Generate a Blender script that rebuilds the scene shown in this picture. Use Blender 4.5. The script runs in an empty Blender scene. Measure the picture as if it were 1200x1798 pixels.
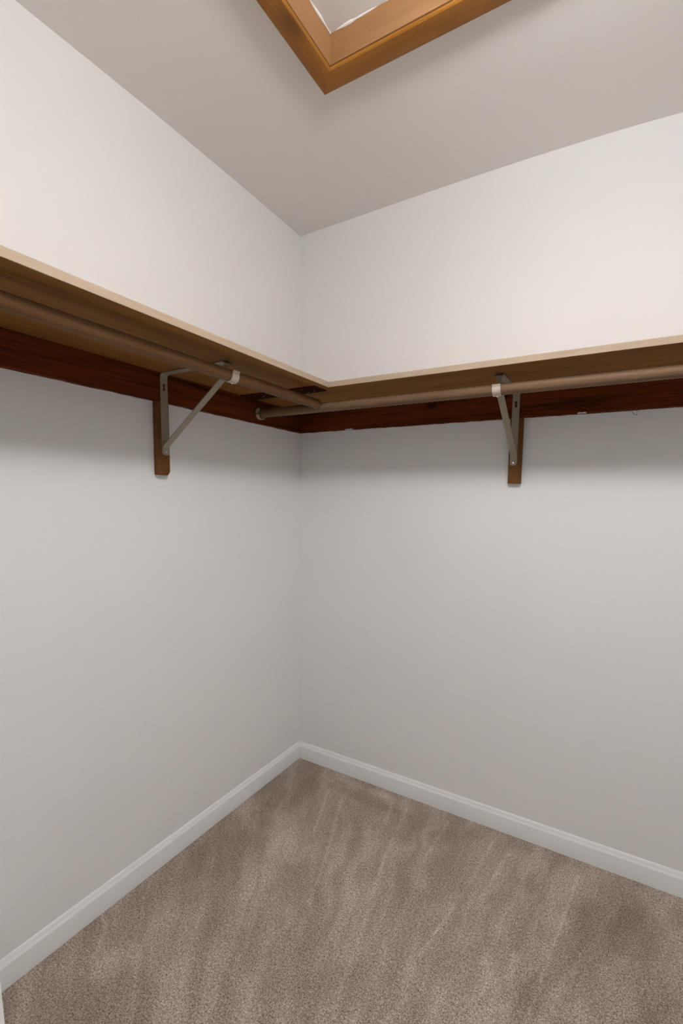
import bpy, bmesh, math, random
from mathutils import Vector, Matrix

# ------------------------------------------------------------------ camera
sc = bpy.context.scene
COL = sc.collection
W, H = 1200, 1798
YAW, PITCH, ROLL = 0.50185, -0.095534, 0.018209
FPX, SX, SY = 785.751, 57.884, 54.025
cam_data = bpy.data.cameras.new('camera')
cam = bpy.data.objects.new('camera', cam_data)
COL.objects.link(cam)
cam_data.sensor_fit = 'HORIZONTAL'
cam_data.sensor_width = 36.0
cam_data.lens = FPX / W * 36.0
cam_data.shift_x = -SX / W
cam_data.shift_y = SY / W
cam_data.clip_start = 0.02
R = (Matrix.Rotation(YAW, 3, 'Z') @ Matrix.Rotation(math.pi / 2 + PITCH, 3, 'X')
     @ Matrix.Rotation(ROLL, 3, 'Z'))
cam.matrix_world = Matrix.Translation((1.32914, -1.68502, 1.27653)) @ R.to_4x4()
sc.camera = cam

# ------------------------------------------------------------------ light, exposure
sc.view_settings.view_transform = 'Standard'
sc.view_settings.look = 'None'
sc.view_settings.gamma = 1.0
sc.view_settings.use_curve_mapping = False
sc.view_settings.exposure = 0.0
LAMP_STRENGTH = 54.5           # glass dome of the ceiling lamp
LAMP_COLOR = (1.0, 0.98, 0.985)
LAMP_POS = (1.24, -1.18)
LAMP_Z = 2.27
FILL_POWER = 0.8                # added fill light, placed in the unseen doorway behind the camera
FILL_COLOR = (0.93, 0.97, 1.0)

wd = bpy.data.worlds.new('world')
sc.world = wd
wd.use_nodes = True
wd.node_tree.nodes['Background'].inputs[0].default_value = (0.8, 0.88, 1, 1)
wd.node_tree.nodes['Background'].inputs[1].default_value = 0.1

ROOM_X, ROOM_Y, HC = 2.50, -2.45, 2.44
DOOR_X0, DOOR_X1, DOOR_H = 0.75, 1.56, 2.03
ld = bpy.data.lights.new('doorway_fill', 'AREA')
ld.shape = 'RECTANGLE'; ld.size = DOOR_X1 - DOOR_X0 - .04; ld.size_y = DOOR_H - .04
ld.energy = FILL_POWER; ld.color = FILL_COLOR
lo = bpy.data.objects.new('doorway_fill', ld)
lo.location = ((DOOR_X0 + DOOR_X1) / 2, ROOM_Y - .13, DOOR_H / 2)
lo.rotation_euler = (math.pi / 2, 0, 0)       # shines towards +y
COL.objects.link(lo)


# ------------------------------------------------------------------ materials
def lin(c):
    return tuple(((v / 255) / 12.92 if v <= 10 else (((v / 255) + .055) / 1.055) ** 2.4) for v in c)


class NT:
    def __init__(self, name, rough=.6, spec=.3):
        self.m = bpy.data.materials.new(name)
        self.m.use_nodes = True
        self.t = self.m.node_tree
        self.b = self.t.nodes['Principled BSDF']
        self.b.inputs['Roughness'].default_value = rough
        self.b.inputs['Specular IOR Level'].default_value = spec
        self.co = None

    def n(self, kind, **kw):
        nd = self.t.nodes.new(kind)
        for k, v in kw.items():
            if k in nd.bl_rna.properties:
                setattr(nd, k, v)
            else:
                nd.inputs[k.replace('_', ' ')].default_value = v
        return nd

    def l(self, a, b):
        self.t.links.new(a, b)

    def coords(self, scale=(1, 1, 1), rot=(0, 0, 0), src='Object'):
        if self.co is None:
            self.co = self.n('ShaderNodeTexCoord')
        mp = self.n('ShaderNodeMapping')
        mp.inputs['Scale'].default_value = scale
        mp.inputs['Rotation'].default_value = rot
        self.l(self.co.outputs[src], mp.inputs['Vector'])
        return mp.outputs[0]

    def noise(self, vec, scale, detail=3, rough=.5, dist=0):
        nd = self.n('ShaderNodeTexNoise')
        nd.inputs['Scale'].default_value = scale
        nd.inputs['Detail'].default_value = detail
        nd.inputs['Roughness'].default_value = rough
        nd.inputs['Distortion'].default_value = dist
        self.l(vec, nd.inputs['Vector'])
        return nd.outputs['Fac']

    def ramp(self, fac, stops, interp='LINEAR'):
        nd = self.n('ShaderNodeValToRGB')
        cr = nd.color_ramp
        cr.interpolation = interp
        while len(cr.elements) < len(stops):
            cr.elements.new(.5)
        for e, (p, c) in zip(cr.elements, stops):
            e.position = p
            e.color = (*c, 1) if len(c) == 3 else c
        self.l(fac, nd.inputs[0])
        return nd.outputs[0]

    def mix(self, fac, a, b, mode='MIX'):
        nd = self.n('ShaderNodeMix', data_type='RGBA', blend_type=mode)
        for s, v in ((0, fac), (6, a), (7, b)):
            if isinstance(v, (int, float)):
                nd.inputs[s].default_value = v
            elif isinstance(v, tuple):
                nd.inputs[s].default_value = (*v, 1)
            else:
                self.l(v, nd.inputs[s])
        return nd.outputs[2]

    def math(self, op, a, b=None, c=None):
        nd = self.n('ShaderNodeMath', operation=op)
        for i, v in enumerate((a, b, c)):
            if v is None:
                continue
            if isinstance(v, (int, float)):
                nd.inputs[i].default_value = v
            else:
                self.l(v, nd.inputs[i])
        return nd.outputs[0]

    def color(self, c):
        if isinstance(c, tuple):
            self.b.inputs['Base Color'].default_value = (*c, 1)
        else:
            self.l(c, self.b.inputs['Base Color'])

    def bump(self, h, strength=.3, dist=.001):
        nd = self.n('ShaderNodeBump')
        nd.inputs['Strength'].default_value = strength
        nd.inputs['Distance'].default_value = dist
        self.l(h, nd.inputs['Height'])
        self.l(nd.outputs[0], self.b.inputs['Normal'])


def paint(name, rgb, rough=.75, spec=.2, tex=.12, scale=260):
    g = NT(name, rough, spec)
    v = g.coords()
    g.color(g.mix(g.noise(v, 3, 2), tuple(c * .985 for c in rgb), rgb))
    g.bump(g.noise(v, scale, 2), tex, .001)
    return g.m


def wood(name, dark, light, axis, knots=True, rough=.5, spec=.3, grain=1.0, knotcol=None, kscale=1.0, kfreq=9):
    """stained wood with the grain running along the given axis"""
    g = NT(name, rough, spec)
    sc3 = [14, 14, 14]
    sc3[axis] = 1.1
    v = g.coords(tuple(sc3))
    base = g.noise(v, 2.2, 5, .6, .6)
    fine_s = [260, 260, 260]
    fine_s[axis] = 6
    fine = g.noise(g.coords(tuple(fine_s)), 1, 3, .6)
    f = g.math('ADD', g.math('MULTIPLY', base, .75 * grain), g.math('MULTIPLY', fine, .35 * grain))
    f = g.math('SUBTRACT', f, .55 * (grain - 1))
    col = g.ramp(f, [(.28, dark), (.72, light)])
    if knots:
        ks = [kfreq, kfreq, kfreq]
        ks[axis] = kfreq * .45
        vo = g.n('ShaderNodeTexVoronoi')
        g.l(g.coords(tuple(ks)), vo.inputs['Vector'])
        vo.inputs['Scale'].default_value = 1.0 * kscale
        k = g.ramp(vo.outputs['Distance'], [(.05, (1, 1, 1)), (.17, (0, 0, 0))])
        kc = knotcol or tuple(c * .35 for c in dark)
        col = g.mix(g.math('MULTIPLY', k, .75), col, kc)
    g.color(col)
    g.bump(fine, .25, .0006)
    return g.m


M_WALL = paint('wall_paint', (.86, .853, .838))
M_CEIL = paint('ceiling_paint', (.89, .893, .883), .85, .1)
M_TRIM = paint('trim_paint', (.86, .86, .85), .4, .4, .04, 120)
M_DOOR = paint('door_paint', (.80, .79, .77), .4, .4, .04, 120)
M_PANEL = paint('hatch_panel_paint', (.76, .755, .745), .85, .1, .4, 90)
M_CAULK = paint('caulk', (.82, .81, .79), .6, .3, .2, 300)
RED_D, RED_L = (.020, .0022, .0006), (.165, .036, .007)  # ledgers share the cleats' red-brown stain; shade is put into these darker tones
M_LEDGER_Y = wood('stained_pine_left', RED_D, RED_L, 1, True, .7, .08, 1.35, kfreq=11)
M_LEDGER_X = wood('stained_pine_back', RED_D, RED_L, 0, True, .7, .08, 1.35, kfreq=11)
M_CLEAT = wood('stained_pine_upright', (.085, .032, .010), (.20, .088, .028), 2, True, .6, .12, kscale=.6)
M_SEAM = wood('dark_batten_wood', (.020, .004, .001), (.060, .014, .004), 0, True, .8, .05)
SH_D, SH_L = (.150, .062, .013), (.30, .140, .036)
M_SHELF_Y = wood('varnished_shelf_left', SH_D, SH_L, 1, False, .6, .12)
M_SHELF_X = wood('varnished_shelf_back', SH_D, SH_L, 0, False, .6, .12)
M_EDGE_Y = wood('raw_edge_left', (.33, .245, .165), (.43, .335, .245), 1, False, .6, .2)
M_EDGE_X = wood('raw_edge_back', (.33, .245, .165), (.43, .335, .245), 0, False, .6, .2)
M_ROD_Y = wood('dowel_wood_left', (.115, .055, .021), (.20, .102, .043), 1, False, .5, .15)
M_ROD_X = wood('dowel_wood_back', (.120, .068, .036), (.205, .125, .072), 0, False, .5, .15)
OR_D, OR_L = (.25, .095, .010), (.40, .172, .030)
JB_D, JB_L = (.27, .135, .052), (.385, .205, .090)
M_CAS_X = wood('honey_pine_x', OR_D, OR_L, 0, True, .5, .2, kfreq=6, knotcol=(.16, .065, .02))
M_CAS_Y = wood('honey_pine_y', OR_D, OR_L, 1, True, .5, .2, kfreq=6, knotcol=(.16, .065, .02))
M_JMB_X = wood('pale_pine_x', JB_D, JB_L, 0, True, .5, .2, .8, kfreq=10, knotcol=(.13, .055, .02))
M_JMB_Y = wood('pale_pine_y', JB_D, JB_L, 1, True, .5, .2, .8, kfreq=10, knotcol=(.13, .055, .02))

g = NT('painted_steel', .42, .5)
v = g.coords()
g.color(g.mix(g.noise(v, 40, 3), (.27, .225, .165), (.33, .28, .215)))
g.bump(g.noise(v, 500, 2), .15, .0004)
M_STEEL = g.m
g = NT('lit_steel', .4, .5)  # bracket steel again for the rod cradle, the light on it painted in
g.color(g.mix(g.noise(g.coords(), 60, 3), (.46, .38, .30), (.55, .47, .385)))
M_STEEL_LIT = g.m
g = NT('screw_steel', .25, .6)
g.color((.75, .73, .70)); g.b.inputs['Metallic'].default_value = .8
g.bump(g.noise(g.coords(), 600, 2), .1, .0003)
M_SCREW = g.m
g = NT('socket_plastic', .45, .4)
g.color(g.mix(g.noise(g.coords(), 80, 2), (.56, .45, .36), (.64, .53, .44)))
M_SOCKET = g.m
g = NT('dark_wire', .5, .3)
g.color(g.mix(g.noise(g.coords(), 300, 2), (.10, .10, .08), (.16, .15, .12)))
M_WIRE = g.m
g = NT('lamp_glass', .4, .3)
g.color((.9, .88, .85))
g.b.inputs['Emission Color'].default_value = (*LAMP_COLOR, 1)
g.b.inputs['Emission Strength'].default_value = LAMP_STRENGTH
M_LAMP = g.m
g = NT('brass_knob', .3, .5)
g.color(g.mix(g.noise(g.coords(), 50, 2), (.5, .36, .15), (.6, .45, .2))); g.b.inputs['Metallic'].default_value = 1
M_BRASS = g.m


def carpet_material():
    g = NT('cut_pile_carpet', 1.0, .05)
    v = g.coords()
    # yarn speckle
    s1 = g.noise(v, 265, 3, .65)
    s2 = g.noise(v, 120, 2, .6)
    vo = g.n('ShaderNodeTexVoronoi'); vo.inputs['Scale'].default_value = 290
    g.l(v, vo.inputs['Vector'])
    speck = g.math('ADD', g.math('MULTIPLY', s1, .78), g.math('MULTIPLY', s2, .22))
    col = g.ramp(speck, [(.35, (.12, .085, .06)), (.455, (.335, .268, .216)), (.53, (.445, .375, .32)), (.66, (.74, .66, .595))])
    # lay of the pile: broad patches and vacuum tracks fanning out from where the sweeper stood
    sep = g.n('ShaderNodeSeparateXYZ'); g.l(v, sep.inputs[0])
    X, Y = sep.outputs[0], sep.outputs[1]
    ang = g.math('ARCTAN2', g.math('SUBTRACT', X, .98), g.math('ADD', Y, 1.75))
    cmb = g.n('ShaderNodeCombineXYZ')
    wob = g.math('MULTIPLY', g.math('SUBTRACT', g.noise(v, 7, 2), .5), .06)
    g.l(g.math('ADD', g.math('MULTIPLY', ang, 9.0), g.math('MULTIPLY', wob, 9)), cmb.inputs[0])
    g.l(g.math('MULTIPLY', Y, 1.3), cmb.inputs[1])
    tr = g.noise(cmb.outputs[0], 1.9, 3, .6, .3)
    patch = g.noise(v, 5.5, 3, .6, .5)
    lay = g.math('ADD', g.math('MULTIPLY', tr, .62), g.math('MULTIPLY', patch, .38))
    tone = g.ramp(lay, [(.37, (.80, .765, .735)), (.49, (.93, .91, .89)), (.60, (1.15, 1.15, 1.16))])
    col = g.mix(1.0, col, tone, 'MULTIPLY')
    # lighter and darker areas of the carpet: (x, y, radius x, radius y, strength)
    flat = None
    for (px_, py_, ra, rb, st) in ((.34, -.46, .09, .13, .16), (1.07, -.64, .10, .13, .17), (.19, -1.04, .05, .07, .17), (.86, -.58, .14, .22, .08),
                                   (1.11, -.50, .05, .10, .10), (.33, -.65, .06, .10, .08), (.42, -.052, .17, .022, .16),
                                   (.62, -.40, .12, .20, .07), (.10, -.20, .16, .22, -.13), (.14, -.62, .11, .30, -.13),
                                   (1.42, -.35, .17, .30, -.17), (1.20, -.70, .045, .20, -.14), (.45, -.115, .22, .03, -.13),
                                   (1.00, -.22, .03, .16, -.10), (.70, -.14, .30, .05, -.05), (.30, -1.12, .20, .12, -.10)):
        ex = g.math('DIVIDE', g.math('SUBTRACT', X, px_), ra)
        ey = g.math('DIVIDE', g.math('SUBTRACT', Y, py_), rb)
        q = g.math('ADD', g.math('MULTIPLY', ex, ex), g.math('MULTIPLY', ey, ey))
        q = g.math('ADD', q, g.math('MULTIPLY', g.math('SUBTRACT', g.noise(v, 22, 3, .65), .5), 1.6))
        q = g.math('MAXIMUM', g.math('SUBTRACT', 1, q), 0)
        q = g.math('MULTIPLY', g.math('MINIMUM', g.math('MULTIPLY', q, 1.6), 1), st)
        flat = q if flat is None else g.math('ADD', flat, q)
    vm = g.n('ShaderNodeVectorMath', operation='SCALE')
    g.l(col, vm.inputs[0]); g.l(g.math('ADD', 1, flat), vm.inputs['Scale'])
    col = vm.outputs[0]
    # single crisp tracks (start, end)
    tracks = [((.351, -.155), (.47, -.43), .012), ((.47, -.43), (.54, -.63), .010), ((.624, -.078), (.66, -.35), .011), ((.66, -.35), (.735, -.66), .010),
              ((.981, -.086), (.955, -.33), .009), ((.955, -.33), (.91, -.60), .008),
              ((1.046, -.096), (1.008, -.372), .011), ((1.276, -.093), (1.243, -.33), .009),
              ((1.243, -.33), (1.195, -.66), .007), ((.80, -.06), (.79, -.30), .006), ((.555, -.075), (.59, -.20), .008),
              ((.27, -.13), (.36, -.36), .008)]
    edge_noise = g.math('MULTIPLY', g.math('SUBTRACT', g.noise(v, 45, 2), .5), .018)
    acc = None
    for (a, b, wd_) in tracks:
        L = math.hypot(b[0] - a[0], b[1] - a[1])
        dx, dy = (b[0] - a[0]) / L, (b[1] - a[1]) / L
        px = g.math('SUBTRACT', X, a[0]); py = g.math('SUBTRACT', Y, a[1])
        along = g.math('ADD', g.math('MULTIPLY', px, dx), g.math('MULTIPLY', py, dy))
        across = g.math('ADD', g.math('SUBTRACT', g.math('MULTIPLY', px, dy), g.math('MULTIPLY', py, dx)), edge_noise)
        over = g.math('MAXIMUM', g.math('SUBTRACT', g.math('ABSOLUTE', g.math('SUBTRACT', along, L / 2)), L / 2), 0)
        d = g.math('ADD', g.math('ABSOLUTE', across), g.math('MULTIPLY', over, .35))
        s = g.math('SUBTRACT', 1, g.math('DIVIDE', d, wd_))
        s = g.math('MAXIMUM', s, 0)
        acc = s if acc is None else g.math('MAXIMUM', acc, s)
    acc = g.math('MINIMUM', g.math('MULTIPLY', acc, 1.3), 1)
    col = g.mix(g.math('MULTIPLY', g.math('MULTIPLY', acc, g.ramp(g.noise(v, 26, 3, .7), [(.35, (.35, .35, .35)), (.6, (1, 1, 1))])), .85), col, g.mix(1.0, col, (1.32, 1.34, 1.37), 'MULTIPLY'))
    g.color(col)
    hgt = g.math('ADD', g.math('MULTIPLY', vo.outputs['Distance'], .5), speck)
    g.bump(hgt, .75, .004)
    return g.m


M_CARPET = carpet_material()


# ------------------------------------------------------------------ helpers
def obj(name, bm, mat, parent=None, origin=(0, 0, 0), smooth=False, world=True):
    """link a bmesh (drawn in world space, or in the parent's space if world=False) as one object"""
    o_w = Vector(origin)
    bmesh.ops.recalc_face_normals(bm, faces=bm.faces)
    if smooth:
        for f in bm.faces:
            f.smooth = True
    me = bpy.data.meshes.new(name)
    bmesh.ops.translate(bm, vec=-o_w, verts=bm.verts)
    bm.to_mesh(me)
    bm.free()
    me.materials.append(mat)
    o = bpy.data.objects.new(name, me)
    COL.objects.link(o)
    if parent is not None:
        o.parent = parent
        if world:
            o.location = o_w - parent_world(parent)
        else:
            o.location = o_w
    else:
        o.location = o_w
    return o


def parent_world(p):
    v = Vector(p.location)
    while p.parent is not None:
        p = p.parent
        v = v + p.location
    return v


def BM():
    return bmesh.new()


def box(bm, a, b, bevel=0.0):
    x0, y0, z0 = (min(a[i], b[i]) for i in range(3))
    x1, y1, z1 = (max(a[i], b[i]) for i in range(3))
    r = bmesh.ops.create_cube(bm, size=1)
    vs = r['verts']
    for v_ in vs:
        v_.co = Vector(((x0 + x1) / 2 + v_.co.x * (x1 - x0), (y0 + y1) / 2 + v_.co.y * (y1 - y0),
                        (z0 + z1) / 2 + v_.co.z * (z1 - z0)))
    if bevel:
        es = list({e for v_ in vs for e in v_.link_edges})
        bmesh.ops.bevel(bm, geom=es, offset=bevel, segments=2, affect='EDGES', profile=.6)
    return bm


def prism(bm, pts, fn, t0, t1):
    """extrude the 2-D polygon pts between t0 and t1; fn(p, q, t) -> xyz"""
    a = [bm.verts.new(fn(p, q, t0)) for p, q in pts]
    b = [bm.verts.new(fn(p, q, t1)) for p, q in pts]
    bm.faces.new(a)
    bm.faces.new(b[::-1])
    n = len(pts)
    for i in range(n):
        bm.faces.new((a[i], b[i], b[(i + 1) % n], a[(i + 1) % n]))
    return bm


def ribbon(bm, path, fn, w0, w1, th, widths=None):
    """flat metal strap: path of (d, z), thickness th, from w0 to w1 across"""
    n = len(path)
    L, Rr = [], []
    for i in range(n):
        p = Vector(path[i])
        t = (Vector(path[min(i + 1, n - 1)]) - Vector(path[max(i - 1, 0)])).normalized()
        nrm = Vector((-t.y, t.x)) * (th / 2)
        L.append(p + nrm); Rr.append(p - nrm)
    rings = []
    for i in range(n):
        c = (w0 + w1) / 2; hw = (w1 - w0) / 2 * (widths[i] if widths else 1)
        rings.append([bm.verts.new(fn(L[i].x, L[i].y, c - hw)), bm.verts.new(fn(L[i].x, L[i].y, c + hw)),
                      bm.verts.new(fn(Rr[i].x, Rr[i].y, c + hw)), bm.verts.new(fn(Rr[i].x, Rr[i].y, c - hw))])
    for i in range(n - 1):
        for k in range(4):
            bm.faces.new((rings[i][k], rings[i][(k + 1) % 4], rings[i + 1][(k + 1) % 4], rings[i + 1][k]))
    bm.faces.new(rings[0]); bm.faces.new(rings[-1][::-1])
    return bm


def cyl(bm, a, b, r, seg=24, r2=None, rings=1):
    a, b = Vector(a), Vector(b)
    d = b - a
    q = d.to_track_quat('Z', 'Y')
    prev = None
    for j in range(rings + 1):
        rr = r + ((r2 if r2 is not None else r) - r) * j / rings
        ring = [bm.verts.new(a + d * j / rings + q @ Vector((rr * math.cos(2 * math.pi * k / seg), rr * math.sin(2 * math.pi * k / seg), 0)))
                for k in range(seg)]
        if prev:
            for k in range(seg):
                bm.faces.new((prev[k], prev[(k + 1) % seg], ring[(k + 1) % seg], ring[k]))
        else:
            bm.faces.new(ring[::-1])
        prev = ring
    bm.faces.new(prev)
    return bm


def tube(bm, pts, r, seg=8):
    pts = [Vector(p) for p in pts]
    prev = None
    for i, p in enumerate(pts):
        t = (pts[min(i + 1, len(pts) - 1)] - pts[max(i - 1, 0)]).normalized()
        q = t.to_track_quat('Z', 'Y')
        rr = r[i] if isinstance(r, (list, tuple)) else r
        ring = [bm.verts.new(p + q @ Vector((rr * math.cos(2 * math.pi * k / seg), rr * math.sin(2 * math.pi * k / seg), 0))) for k in range(seg)]
        if prev:
            for k in range(seg):
                bm.faces.new((prev[k], prev[(k + 1) % seg], ring[(k + 1) % seg], ring[k]))
        else:
            bm.faces.new(ring[::-1])
        prev = ring
    bm.faces.new(prev)
    return bm


def smooth_by_angle(o, deg=35):
    me = o.data
    for p in me.polygons:
        p.use_smooth = True
    bm = bmesh.new(); bm.from_mesh(me)
    for e in bm.edges:
        if len(e.link_faces) == 2 and e.calc_face_angle(0) > math.radians(deg):
            e.smooth = False
    bm.to_mesh(me); bm.free()


def empty(name, loc, label, cat, group=None, rz=0):
    o = bpy.data.objects.new(name, None)
    COL.objects.link(o)
    o.location = loc
    o.rotation_euler = (0, 0, rz)
    o.empty_display_size = .05
    o['label'] = label; o['category'] = cat
    if group:
        o['group'] = group
    return o


def tag(o, label, cat, group=None):
    o['label'] = label; o['category'] = cat
    if group:
        o['group'] = group
    return o


def struct(name, bm, mat, origin=(0, 0, 0), parent=None):
    o = obj(name, bm, mat, parent, origin)
    if parent is None:
        o['kind'] = 'structure'
    return o


# ------------------------------------------------------------------ the room
TOPZ = 2.62
bm = box(BM(), (-.12, ROOM_Y - .12, -.10), (ROOM_X + .12, .12, -.0001))
floor = struct('floor', bm, M_CARPET)
struct('wall_left', box(BM(), (-.12, ROOM_Y - .12, 0), (0, .12, TOPZ)), M_WALL)
struct('wall_back', box(BM(), (0, 0, 0), (ROOM_X, .12, TOPZ)), M_WALL)
struct('wall_right', box(BM(), (ROOM_X, ROOM_Y - .12, 0), (ROOM_X + .12, .12, TOPZ)), M_WALL)
bm = BM()
box(bm, (0, ROOM_Y - .12, 0), (DOOR_X0, ROOM_Y, TOPZ))
box(bm, (DOOR_X1, ROOM_Y - .12, 0), (ROOM_X, ROOM_Y, TOPZ))
box(bm, (DOOR_X0, ROOM_Y - .12, DOOR_H), (DOOR_X1, ROOM_Y, TOPZ))
struct('wall_front', bm, M_WALL)


# ceiling: slightly uneven drywall, with the square hole of the attic hatch
def interp(x, tab):
    if x <= tab[0][0]:
        return tab[0][1]
    for (a, va), (b, vb) in zip(tab, tab[1:]):
        if x <= b:
            t = (x - a) / (b - a)
            return va + (vb - va) * t
    return tab[-1][1]


FX = [(0, 0), (.25, .0025), (.5, .005), (.75, .0065), (.92, .006), (1.04, .0045), (1.27, -.001), (1.42, -.010), (1.6, -.014), (2.5, -.016)]
FY = [(-2.4, -.006), (-1.08, -.005), (-.9, 0), (-.7, .004), (-.4, .005), (-.15, .002), (0, 0)]


def ceil_z(x, y):
    return HC + interp(x, FX) + interp(y, FY) * max(0, 1 - x / 1.2)


HX0, HX1, HY1, HY0 = .573, 1.130, -.602, -.93       # clear opening of the hatch between its jambs
JT = .019
xs = sorted({round(i * .1, 4) for i in range(26)} | {-.05, ROOM_X + .05, HX0 - JT, HX1 + JT})
ys = sorted({round(-i * .1, 4) for i in range(25)} | {ROOM_Y - .05, .05, HY1 + JT, HY0 - JT})
bm = BM()
gv = {}
for i, x in enumerate(xs):
    for j, y in enumerate(ys):
        gv[i, j, 0] = bm.verts.new((x, y, ceil_z(x, y)))
        gv[i, j, 1] = bm.verts.new((x, y, 2.60))


def in_hole(i, j):
    cx_, cy_ = (xs[i] + xs[i + 1]) / 2, (ys[j] + ys[j + 1]) / 2
    return HX0 - JT < cx_ < HX1 + JT and HY0 - JT < cy_ < HY1 + JT


cells = {(i, j) for i in range(len(xs) - 1) for j in range(len(ys) - 1) if not in_hole(i, j)}
for (i, j) in cells:
    for k in (0, 1):
        bm.faces.new([gv[i, j, k], gv[i + 1, j, k], gv[i + 1, j + 1, k], gv[i, j + 1, k]])
    for (di, dj, a, b) in ((-1, 0, (i, j), (i, j + 1)), (1, 0, (i + 1, j), (i + 1, j + 1)), (0, -1, (i, j), (i + 1, j)), (0, 1, (i, j + 1), (i + 1, j + 1))):
        if (i + di, j + dj) not in cells:
            bm.faces.new([gv[(*a, 0)], gv[(*b, 0)], gv[(*b, 1)], gv[(*a, 1)]])
bmesh.ops.delete(bm, geom=[v_ for v_ in bm.verts if not v_.link_faces], context='VERTS')
ceil = struct('ceiling', bm, M_CEIL)
smooth_by_angle(ceil, 40)

# baseboards: flat face with a wide sloping top bead
BB = [(0, 0), (.012, 0), (.012, .0615), (.0113, .0632), (.0085, .0665), (.0062, .0715), (.0045, .0775), (.002, .0800), (0, .0805)]
b_l = prism(BM(), BB, lambda d, z, t: (d, t, z), -2.45, -.0145)
o = struct('baseboard_left', b_l, M_TRIM)
smooth_by_angle(o, 30)
b_b = prism(BM(), BB, lambda d, z, t: (t, -d, z), 0.0, ROOM_X)
o = struct('baseboard_back', b_b, M_TRIM)
smooth_by_angle(o, 30)
o = struct('baseboard_right', prism(BM(), BB, lambda d, z, t: (ROOM_X - d, t, z), -2.45, -.0125), M_TRIM)
smooth_by_angle(o, 30)
bm = prism(BM(), BB, lambda d, z, t: (t, ROOM_Y + d, z), .0125, DOOR_X0 - .06)
prism(bm, BB, lambda d, z, t: (t, ROOM_Y + d, z), DOOR_X1 + .06, ROOM_X - .0125)
o = struct('baseboard_front', bm, M_TRIM)

# doorway behind the camera, its casing, and the landing beyond
bm = BM()
box(bm, (DOOR_X0 - .06, ROOM_Y, 0), (DOOR_X0, ROOM_Y + .014, DOOR_H + .06), .002)
box(bm, (DOOR_X1, ROOM_Y, 0), (DOOR_X1 + .06, ROOM_Y + .014, DOOR_H + .06), .002)
box(bm, (DOOR_X0, ROOM_Y, DOOR_H), (DOOR_X1, ROOM_Y + .014, DOOR_H + .06), .002)
struct('trim_2', bm, M_TRIM)

# low painted ledge that meets the left baseboard at the lower left edge of the view
bm = BM()
ledge = [(.0125, -1.2355), (.55, -1.407), (.55, -1.60), (.0125, -1.60)]
prism(bm, ledge, lambda p, q, t: (p, q, t), 0.0, .16)
bmesh.ops.bevel(bm, geom=[e for e in bm.edges], offset=.003, segments=2, affect='EDGES')
struct('trim_1', bm, M_DOOR)

# ------------------------------------------------------------------ shelf ledgers
T = .019
Z_L0, Z_L1 = 1.5765, 1.6667
SH_T = 1.6851
SH_END = -1.95
LX, BY = .4027, -.3532


def rough_bottom(bm, axis, amp=.0009, seed=1):
    """saw-worn lower arris"""
    rnd = random.Random(seed)
    zmin = min(v_.co.z for v_ in bm.verts)
    for v_ in bm.verts:
        if v_.co.z < zmin + .001:
            v_.co.z += rnd.uniform(-amp, amp)


def board_y(x0, x1, y0, y1, z0, z1, n, seed):
    bm = BM()
    box(bm, (x0, y0, z0), (x1, y1, z1))
    es = [e for e in bm.edges if abs((e.verts[0].co - e.verts[1].co).normalized().y) > .9]
    bmesh.ops.subdivide_edges(bm, edges=es, cuts=n, use_grid_fill=True)
    rough_bottom(bm, 1, seed=seed)
    return bm


def board_x(x0, x1, y0, y1, z0, z1, n, seed):
    bm = BM()
    box(bm, (x0, y0, z0), (x1, y1, z1))
    es = [e for e in bm.edges if abs((e.verts[0].co - e.verts[1].co).normalized().x) > .9]
    bmesh.ops.subdivide_edges(bm, edges=es, cuts=n, use_grid_fill=True)
    rough_bottom(bm, 0, seed=seed)
    return bm


e_left = empty('shelf_ledger', (T / 2, -.95, Z_L0), 'red stained pine ledger board, darkened in colour for shade, under the left shelf, fixed along the left wall', 'ledger board', 'ledger boards under the shelves')
obj('board', board_y(0.0003, T, SH_END, -.0005, Z_L0, Z_L1, 70, 3), M_LEDGER_Y, e_left, (T / 2, -.95, Z_L0))
e_back = empty('shelf_ledger', (1.25, -T / 2, Z_L0), 'red stained pine ledger board, darkened in colour for shade, under the back shelf, along the right-hand wall', 'ledger board', 'ledger boards under the shelves')
obj('board', board_x(T + .0004, ROOM_X - .0004, -T, -.0003, Z_L0, Z_L1, 80, 5), M_LEDGER_X, e_back, (1.25, -T / 2, Z_L0))


def chip(points, y, parent, name='paint_chip'):
    bm = BM()
    prism(bm, points, lambda p, q, t: (p, t, q), y, y - .0012)
    o_ = obj(name, bm, M_CAULK, parent, (points[0][0], y, points[0][1]))
    o_['label'] = 'torn white paint at the lower edge of the board'
    return o_


# small curls of torn wall paint on the lower edge of the back ledger
chip([(.260, 1.5768), (.268, 1.5792), (.281, 1.5786), (.291, 1.5800), (.300, 1.5775), (.303, 1.5752), (.262, 1.5752)], -T - .0002, e_back)
chip([(1.180, 1.5768), (1.186, 1.5800), (1.194, 1.5785), (1.203, 1.5795), (1.209, 1.5768), (1.207, 1.5750), (1.182, 1.5750)], -T - .0002, e_back)


# ------------------------------------------------------------------ shelves
def shelf(loc, label, body, edge, mb, me_):
    e = empty('closet_shelf', loc, label, 'shelf', 'closet shelves')
    o1 = obj('shelf_board', body, mb, e, loc)
    o2 = obj('front_edge', edge, me_, e, loc)
    o2['label'] = 'pale unstained front edge of the shelf'
    return e


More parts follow.
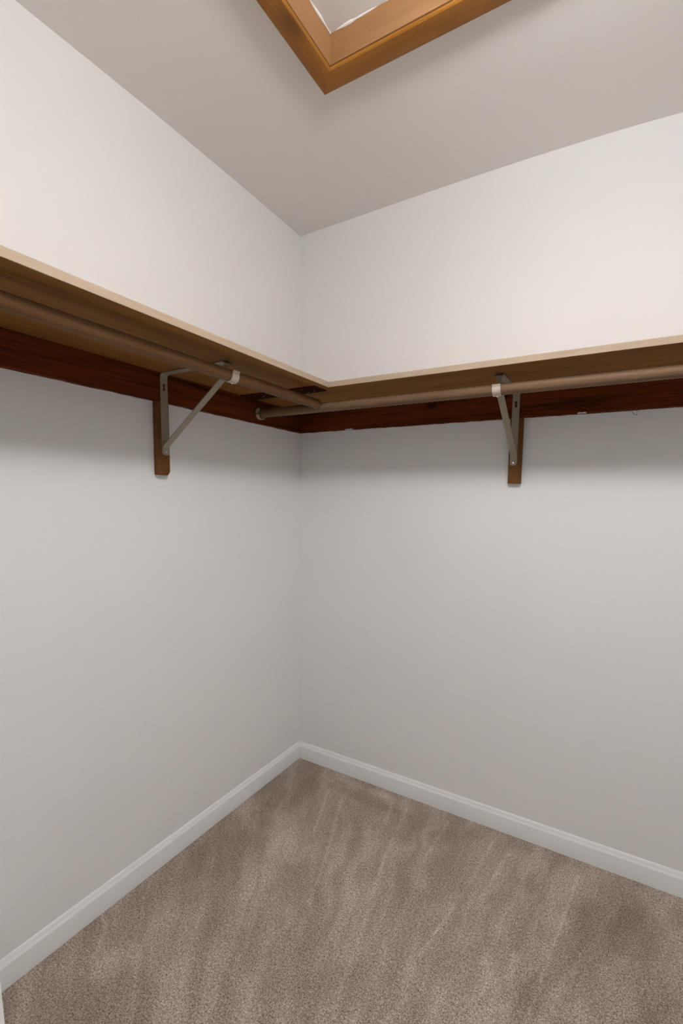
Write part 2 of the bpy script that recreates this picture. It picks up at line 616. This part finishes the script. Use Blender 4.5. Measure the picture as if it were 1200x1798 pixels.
EB = .0025     # thickness of the pale edge strip
body = box(BM(), (.0004, SH_END, Z_L1 + .0002), (LX - EB, BY - .0006, SH_T), .0006)
edge = box(BM(), (LX - EB, SH_END, Z_L1 + .0002), (LX, BY - .0004, SH_T), .0008)
shelf((LX / 2, -1.0, Z_L1), 'long brown varnished shelf board with pale front edge running along the left wall', body, edge, M_SHELF_Y, M_EDGE_Y)
body = BM()
prism(body, [(.0004, -.0004), (.0004, BY), (LX - EB, BY), (LX - EB, BY + EB), (ROOM_X - .0004, BY + EB), (ROOM_X - .0004, -.0004)], lambda p, q, t: (p, q, t), Z_L1 + .0002, SH_T)
edge = box(BM(), (LX - EB, BY, Z_L1 + .0002), (ROOM_X - .0004, BY + EB, SH_T), .0008)
shelf((1.3, BY / 2, Z_L1), 'brown varnished shelf board with pale front edge on the right-hand wall, reaching into the corner', body, edge, M_SHELF_X, M_EDGE_X)

# dark batten under the joint of the two shelves
e = empty('joint_batten', (.2, -.356, Z_L1 - .005), 'thin dark batten under the joint where the two shelves meet, above the rod ends', 'batten')
bm = box(BM(), (.022, -.393, Z_L1 - .0045), (.372, -.322, Z_L1), .001)
obj('batten_board', bm, M_SEAM, e, (.2, -.356, Z_L1 - .005))
for (x, y) in ((.335, -.345), (.305, -.338), (.10, -.352)):
    s = obj('screw', cyl(BM(), (x, y, Z_L1 - .0045), (x, y, Z_L1 - .0055), .0030, 14, .0022), M_STEEL, e, (x, y, Z_L1 - .0045))

# ------------------------------------------------------------------ upright cleats below the ledgers
def cleat(loc, label, fn, clip):
    e = empty('bracket_cleat', loc, label, 'cleat', 'wooden cleats behind the shelf brackets')
    bm = BM()
    hw, zb, zt = .0225, 1.3445, Z_L0 - .0004
    if clip:
        pts = [(-hw, zb), (hw - .0075, zb), (hw, zb + .012), (hw, zt), (-hw, zt)]
    else:
        pts = [(-hw, zb), (hw, zb), (hw, zt), (-hw, zt)]
    prism(bm, pts, fn, .0003, T)
    bmesh.ops.bevel(bm, geom=list(bm.edges), offset=.0012, segments=2, affect='EDGES')
    obj('cleat_block', bm, M_CLEAT, e, loc)
    return e


YL, XR = -.7275, .9835           # centre lines of the two cleats
cleat((T / 2, YL, 1.3445), 'short brown upright wood block on the left wall, clipped at one bottom corner', lambda p, q, t: (t, YL + p, q), True)
cleat((XR, -T / 2, 1.3445), 'short brown square-ended upright wood block on the right-hand wall', lambda p, q, t: (XR + p, -t, q), False)

# ------------------------------------------------------------------ rods
def rod(loc, label, a, b, mat):
    e = empty('closet_rod', loc, label, 'closet rod', 'wooden closet rods')
    bm = cyl(BM(), a, b, .0172, 40, rings=30)
    rnd = random.Random(int(abs(a[0]) * 100))
    o_ = obj('dowel', bm, mat, e, loc)
    smooth_by_angle(o_, 50)
    return e


RL = (.320, 1.6245)      # left rod: distance from wall, height
RB = (.289, 1.6150)
rod((RL[0], -1.1, RL[1]), 'long brown wooden closet rod under the left shelf, butting against the other rod', (RL[0], SH_END, RL[1]), (RL[0], -RB[0] - .0172, RL[1]), M_ROD_Y)
rod((1.25, -RB[0], RB[1]), 'greyish brown wooden closet rod under the back shelf, seated in the corner cup', (T + .004, -RB[0], RB[1]), (ROOM_X - .006, -RB[0], RB[1]), M_ROD_X)


def socket(x, s, label):
    loc = (x, -RB[0], RB[1])
    e = empty('rod_socket', loc, label, 'rod socket', 'cream rod sockets')
    n = 28
    a0, a1 = math.radians(128), math.radians(412)
    bm = BM()
    outer = [(.0242 * math.cos(a0 + (a1 - a0) * i / n), .0242 * math.sin(a0 + (a1 - a0) * i / n)) for i in range(n + 1)]
    inner = [(.0182 * math.cos(a0 + (a1 - a0) * i / n), .0182 * math.sin(a0 + (a1 - a0) * i / n)) for i in range(n + 1)]
    for i in range(n):
        quad = [outer[i], outer[i + 1], inner[i + 1], inner[i]]
        prism(bm, quad, lambda p, q, t: (t, -RB[0] + p, RB[1] + q), x, x + s * .013)
    bmesh.ops.remove_doubles(bm, verts=bm.verts, dist=1e-5)
    o_ = obj('cup', bm, M_SOCKET, e, loc); smooth_by_angle(o_, 40)
    o_ = obj('base_plate', cyl(BM(), (x - s * .0028, -RB[0], RB[1]), (x, -RB[0], RB[1]), .0168, 32), M_SOCKET, e, loc)
    return e


socket(T + .0031, 1, 'small cream cup holding the back rod end against the left ledger in the corner')
socket(ROOM_X - .0031, -1, 'cream cup holding the far end of the back rod against the right wall')


# ------------------------------------------------------------------ shelf-and-rod brackets
def bracket(origin, rz, label, RD, RZ, arm, z_bend, foot_z, wshift, skew=0.0):
    """local axes: x across the strap, y away from the wall, z up; origin on the wall face at z=0"""
    e = empty('shelf_bracket', (origin[0], origin[1], 1.41), label, 'bracket', 'steel shelf and rod brackets', rz)
    Zs = -1.41
    hw = .0126
    th = .0026
    d0 = T + .0004 + th / 2

    def P(d, z, w):
        return (w, d, z + Zs)
    # angle strap: vertical leg with a keyhole, bend, and the arm under the shelf
    top = Z_L1 - .0008 - th / 2
    rad = .012
    bm = BM()
    zt = top - rad
    zb = 1.411
    # vertical leg as a plate with a true keyhole
    outl = [(-hw, zt), (-hw, zb + .004)]
    for k in range(7):
        a = math.pi + math.pi * k / 6
        outl.append((hw * math.cos(a), zb + .004 + .004 * math.sin(a) * 1.0))
    outl += [(hw, zb + .004), (hw, zt)]
    ded = []
    for p in outl:
        if not ded or (abs(p[0] - ded[-1][0]) + abs(p[1] - ded[-1][1])) > 1e-5:
            ded.append(p)
    zk = 1.622
    hole = []
    for k in range(10):
        a = math.radians(-55 + 290 * k / 9)
        hole.append((.0053 * math.cos(a), zk + .0064 + .0053 * math.sin(a)))
    for k in range(10):
        a = math.radians(125 + 290 * k / 9)
        hole.append((.0048 * math.cos(a), zk - .0060 + .0048 * math.sin(a)))
    dl = [d0 - th / 2, d0 + th / 2]
    verts = {}
    for side, d in enumerate(dl):
        for nm, loop in (('o', ded), ('h', hole)):
            vs = [bm.verts.new(P(d, z, x)) for x, z in loop]
            verts[nm, side] = vs
        edges = []
        for nm in 'oh':
            vs = verts[nm, side]
            for i in range(len(vs)):
                edges.append(bm.edges.new((vs[i], vs[(i + 1) % len(vs)])))
        bmesh.ops.triangle_fill(bm, use_beauty=True, use_dissolve=False, edges=edges)
    for nm in 'oh':
        a, b = verts[nm, 0], verts[nm, 1]
        for i in range(len(a)):
            try:
                bm.faces.new((a[i], a[(i + 1) % len(a)], b[(i + 1) % len(a)], b[i]))
            except ValueError:
                pass
    path = [(d0, zt - .0002)]
    for k in range(9):
        a = math.pi - (math.pi / 2) * k / 8
        path.append((d0 + rad + rad * math.cos(a), zt + rad * math.sin(a)))
    path += [(arm * .5, top), (arm - .03, top), (arm - .014, top - .0004), (arm - .006, top - .0030), (arm, top - .0075)]
    ribbon(bm, path, P, -hw, hw, th)
    o1 = obj('angle_strap', bm, M_STEEL, e, world=False)
    smooth_by_angle(o1, 30)
    # diagonal brace: foot riveted over the strap, up behind the rod, to the arm's tip
    df = d0 + th + .0002
    bx, bz = RD - .0172 - .008, RZ + .002
    p2 = [(df, foot_z), (df, foot_z + .006), (df, z_bend - .008), (df + .001, z_bend - .003), (df + .0045, z_bend + .002)]
    mid = Vector((df + .0045, z_bend + .002)); tip = Vector((bx - .01, bz - .008))
    for k in range(1, 6):
        m = mid.lerp(tip, k / 5)
        p2.append((m.x, m.y))
    p2 += [(bx - .003, bz - .001), (bx, bz + .006), (bx + .001, RZ + .026), (arm - .013, top - .0045)]
    wd_ = [.72, 1] + [1] * 3 + [.92] * 5 + [.8, .55, .45, .45]
    bm = ribbon(BM(), p2, P, -hw + .001, hw - .001, th, wd_)
    o2 = obj('brace', bm, M_STEEL, e, world=False)
    smooth_by_angle(o2, 30)
    # cradle: curls under the rod and up its front
    rr = .0172 + .0004 + th / 2
    path = [(bx + .0015, RZ - .006)]
    for k in range(13):
        a = math.radians(205 + (372 - 205) * k / 12)
        path.append((RD + rr * math.cos(a), RZ + rr * math.sin(a)))
    path.append((RD + rr + .0035, RZ + .0115))
    bm = ribbon(BM(), path, P, -hw + wshift, hw + wshift, th, [.5, .6, .7, .8] + [1] * 11)
    o3 = obj('rod_cradle', bm, M_STEEL_LIT, e, world=False)
    o3['label'] = 'curled strap lip holding the rod, lit tone in its colour'
    smooth_by_angle(o3, 30)
    # rivet in the foot, rod screw under the cradle
    o4 = obj('rivet', cyl(BM(), P(df + th / 2 - .0002, foot_z + .0095, 0), P(df + th / 2 + .0016, foot_z + .0095, 0), .0042, 16, .0030), M_SCREW, e, world=False)
    o5 = obj('rod_screw', cyl(BM(), P(RD + .003, RZ - rr - th / 2 + .0002, wshift), P(RD + .003, RZ - rr - th / 2 - .0022, wshift), .0032, 14, .0022), M_SCREW, e, world=False)
    # pan head screw on the arm
    o6 = obj('arm_screw', cyl(BM(), P(arm * .55, top - th / 2, 0), P(arm * .55, top - th / 2 - .0016, 0), .0035, 14, .0024), M_SCREW, e, world=False)
    return e


bracket((0, -.7225, 0), -math.pi / 2, 'beige steel shelf bracket on the left wall, its diagonal brace standing clear of the wood', RL[0], RL[1], .312, 1.437, 1.4085, 0)
bracket((.979, 0, 0), math.pi, 'beige steel shelf bracket on the right-hand wall, seen nearly end-on', RB[0], RB[1], .278, 1.450, 1.4085, 0)

# ------------------------------------------------------------------ wire curl hanging below the back ledger
pts = [(1.336, 1.5785), (1.338, 1.573), (1.342, 1.567), (1.347, 1.5605), (1.3515, 1.5585), (1.3545, 1.562), (1.3545, 1.568), (1.351, 1.5775)]
bm = tube(BM(), [(x, -T - .0016, z) for x, z in pts], .0008)
tag(obj('wire_hook', bm, M_WIRE, None, (1.345, -T, 1.57), True), 'tiny bent wire hanging from the lower edge of the back ledger, right of the bracket', 'wire')

# ------------------------------------------------------------------ attic hatch in the ceiling
CW = .058
ZC = 2.420
hl = ((HX0 + HX1) / 2, (HY0 + HY1) / 2, ZC)
hatch = empty('attic_hatch', hl, 'honey coloured pine frame around a white attic hatch in the ceiling', 'attic hatch')
REV = 0.0
ix0, ix1, iy1, iy0 = HX0 + REV, HX1 - REV, HY1 - REV, HY0 + REV
ox0, ox1, oy1, oy0 = ix0 - CW, ix1 + CW, iy1 + CW, iy0 - CW
ZT = 2.447


def casing(side):
    """profile from inner edge (0) to outer edge (CW); small round bead at the inner edge, mitred ends"""
    prof = [(.0045, ZT), (.0045, ZC + .0085), (.0006, ZC + .0078), (0, ZC + .0055), (.0010, ZC + .0025), (.0035, ZC + .0004), (.0060, ZC), (.0085, ZC + .0003), (CW - .003, ZC + .0012), (CW - .001, ZC + .002), (CW, ZC + .0045), (CW, ZT)]
    bm = BM()
    if side in 'ns':
        fy = (lambda w: iy1 + w) if side == 'n' else (lambda w: iy0 - w)
        a = [bm.verts.new((ix0 - w, fy(w), z)) for w, z in prof]
        b = [bm.verts.new((ix1 + w, fy(w), z)) for w, z in prof]
    else:
        fx = (lambda w: ix0 - w) if side == 'w' else (lambda w: ix1 + w)
        a = [bm.verts.new((fx(w), iy0 - w, z)) for w, z in prof]
        b = [bm.verts.new((fx(w), iy1 + w, z)) for w, z in prof]
    n = len(prof)
    bm.faces.new(a); bm.faces.new(b[::-1])
    for i in range(n):
        bm.faces.new((a[i], b[i], b[(i + 1) % n], a[(i + 1) % n]))
    return bm


for s in 'nswe':
    c = obj('casing', casing(s), M_CAS_X if s in 'ns' else M_CAS_Y, hatch, hl)
    smooth_by_angle(c, 30)
ZJ = 2.507
for (a, b, m) in (((HX0 - JT, HY1, ZC + .0112), (HX1 + JT, HY1 + JT, ZJ + .02), M_JMB_X), ((HX0 - JT, HY0 - JT, ZC + .0112), (HX1 + JT, HY0, ZJ + .02), M_JMB_X),
                  ((HX0 - JT, HY0, ZC + .0112), (HX0, HY1, ZJ + .02), M_JMB_Y), ((HX1, HY0, ZC + .0112), (HX1 + JT, HY1, ZJ + .02), M_JMB_Y)):
    # the board stops short of the ceiling board's cut edge
    a = (a[0] + (.0005 if a[0] < HX0 - .01 else 0), a[1], a[2])
    c = obj('jamb', box(BM(), a, b), m, hatch, hl)
obj('hatch_panel', box(BM(), (HX0 + .0005, HY0 + .0005, ZJ), (HX1 - .0005, HY1 - .0005, ZJ + .016)), M_PANEL, hatch, hl)
rnd = random.Random(8)
bm = BM()
cs = [(HX0 + .001, HY0 + .001), (HX1 - .001, HY0 + .001), (HX1 - .001, HY1 - .001), (HX0 + .001, HY1 - .001)]
for k in range(4):
    a, b = Vector((*cs[k], 0)), Vector((*cs[(k + 1) % 4], 0))
    n = 34
    pts, rad = [], []
    wav = [rnd.uniform(0, 6.28) for _ in range(4)]
    for i in range(n + 1):
        t = i / n
        p = a.lerp(b, t)
        L = (b - a).length
        r = .0026 + .0016 * math.sin(t * L * 38 + wav[0]) + .0010 * math.sin(t * L * 90 + wav[1]) + rnd.uniform(-.0005, .0005)
        pts.append((p.x, p.y, ZJ + .001)); rad.append(max(.0008, r))
    tube(bm, pts, rad, 10)
c = obj('caulk_bead', bm, M_CAULK, hatch, hl)
c['label'] = 'wavy white caulk around the hatch panel'
smooth_by_angle(c, 60)

# ------------------------------------------------------------------ ceiling lamp (above and beyond the top of the frame)
lx, ly = LAMP_POS
lz = ceil_z(lx, ly)
lamp = empty('ceiling_lamp', (lx, ly, lz), 'round white glass ceiling lamp on a short stem, lit, beyond the attic hatch', 'ceiling lamp')
o = obj('base_plate', cyl(BM(), (lx, ly, lz + .002), (lx, ly, lz - .020), .065, 48, .058), M_TRIM, lamp, (lx, ly, lz)); smooth_by_angle(o)
o = obj('stem', cyl(BM(), (lx, ly, lz - .019), (lx, ly, LAMP_Z + .056), .011, 20), M_BRASS, lamp, (lx, ly, lz)); smooth_by_angle(o)
bm = BM()
bmesh.ops.create_uvsphere(bm, u_segments=48, v_segments=28, radius=1)
for v_ in bm.verts:
    v_.co = Vector((lx + v_.co.x * .160, ly + v_.co.y * .160, LAMP_Z + v_.co.z * .060))
o = obj('lamp_globe', bm, M_LAMP, lamp, (lx, ly, LAMP_Z)); smooth_by_angle(o, 60)
o['label'] = 'glowing frosted glass globe'
o = obj('finial', cyl(BM(), (lx, ly, LAMP_Z - .058), (lx, ly, LAMP_Z - .074), .008, 16, .004), M_BRASS, lamp, (lx, ly, LAMP_Z))
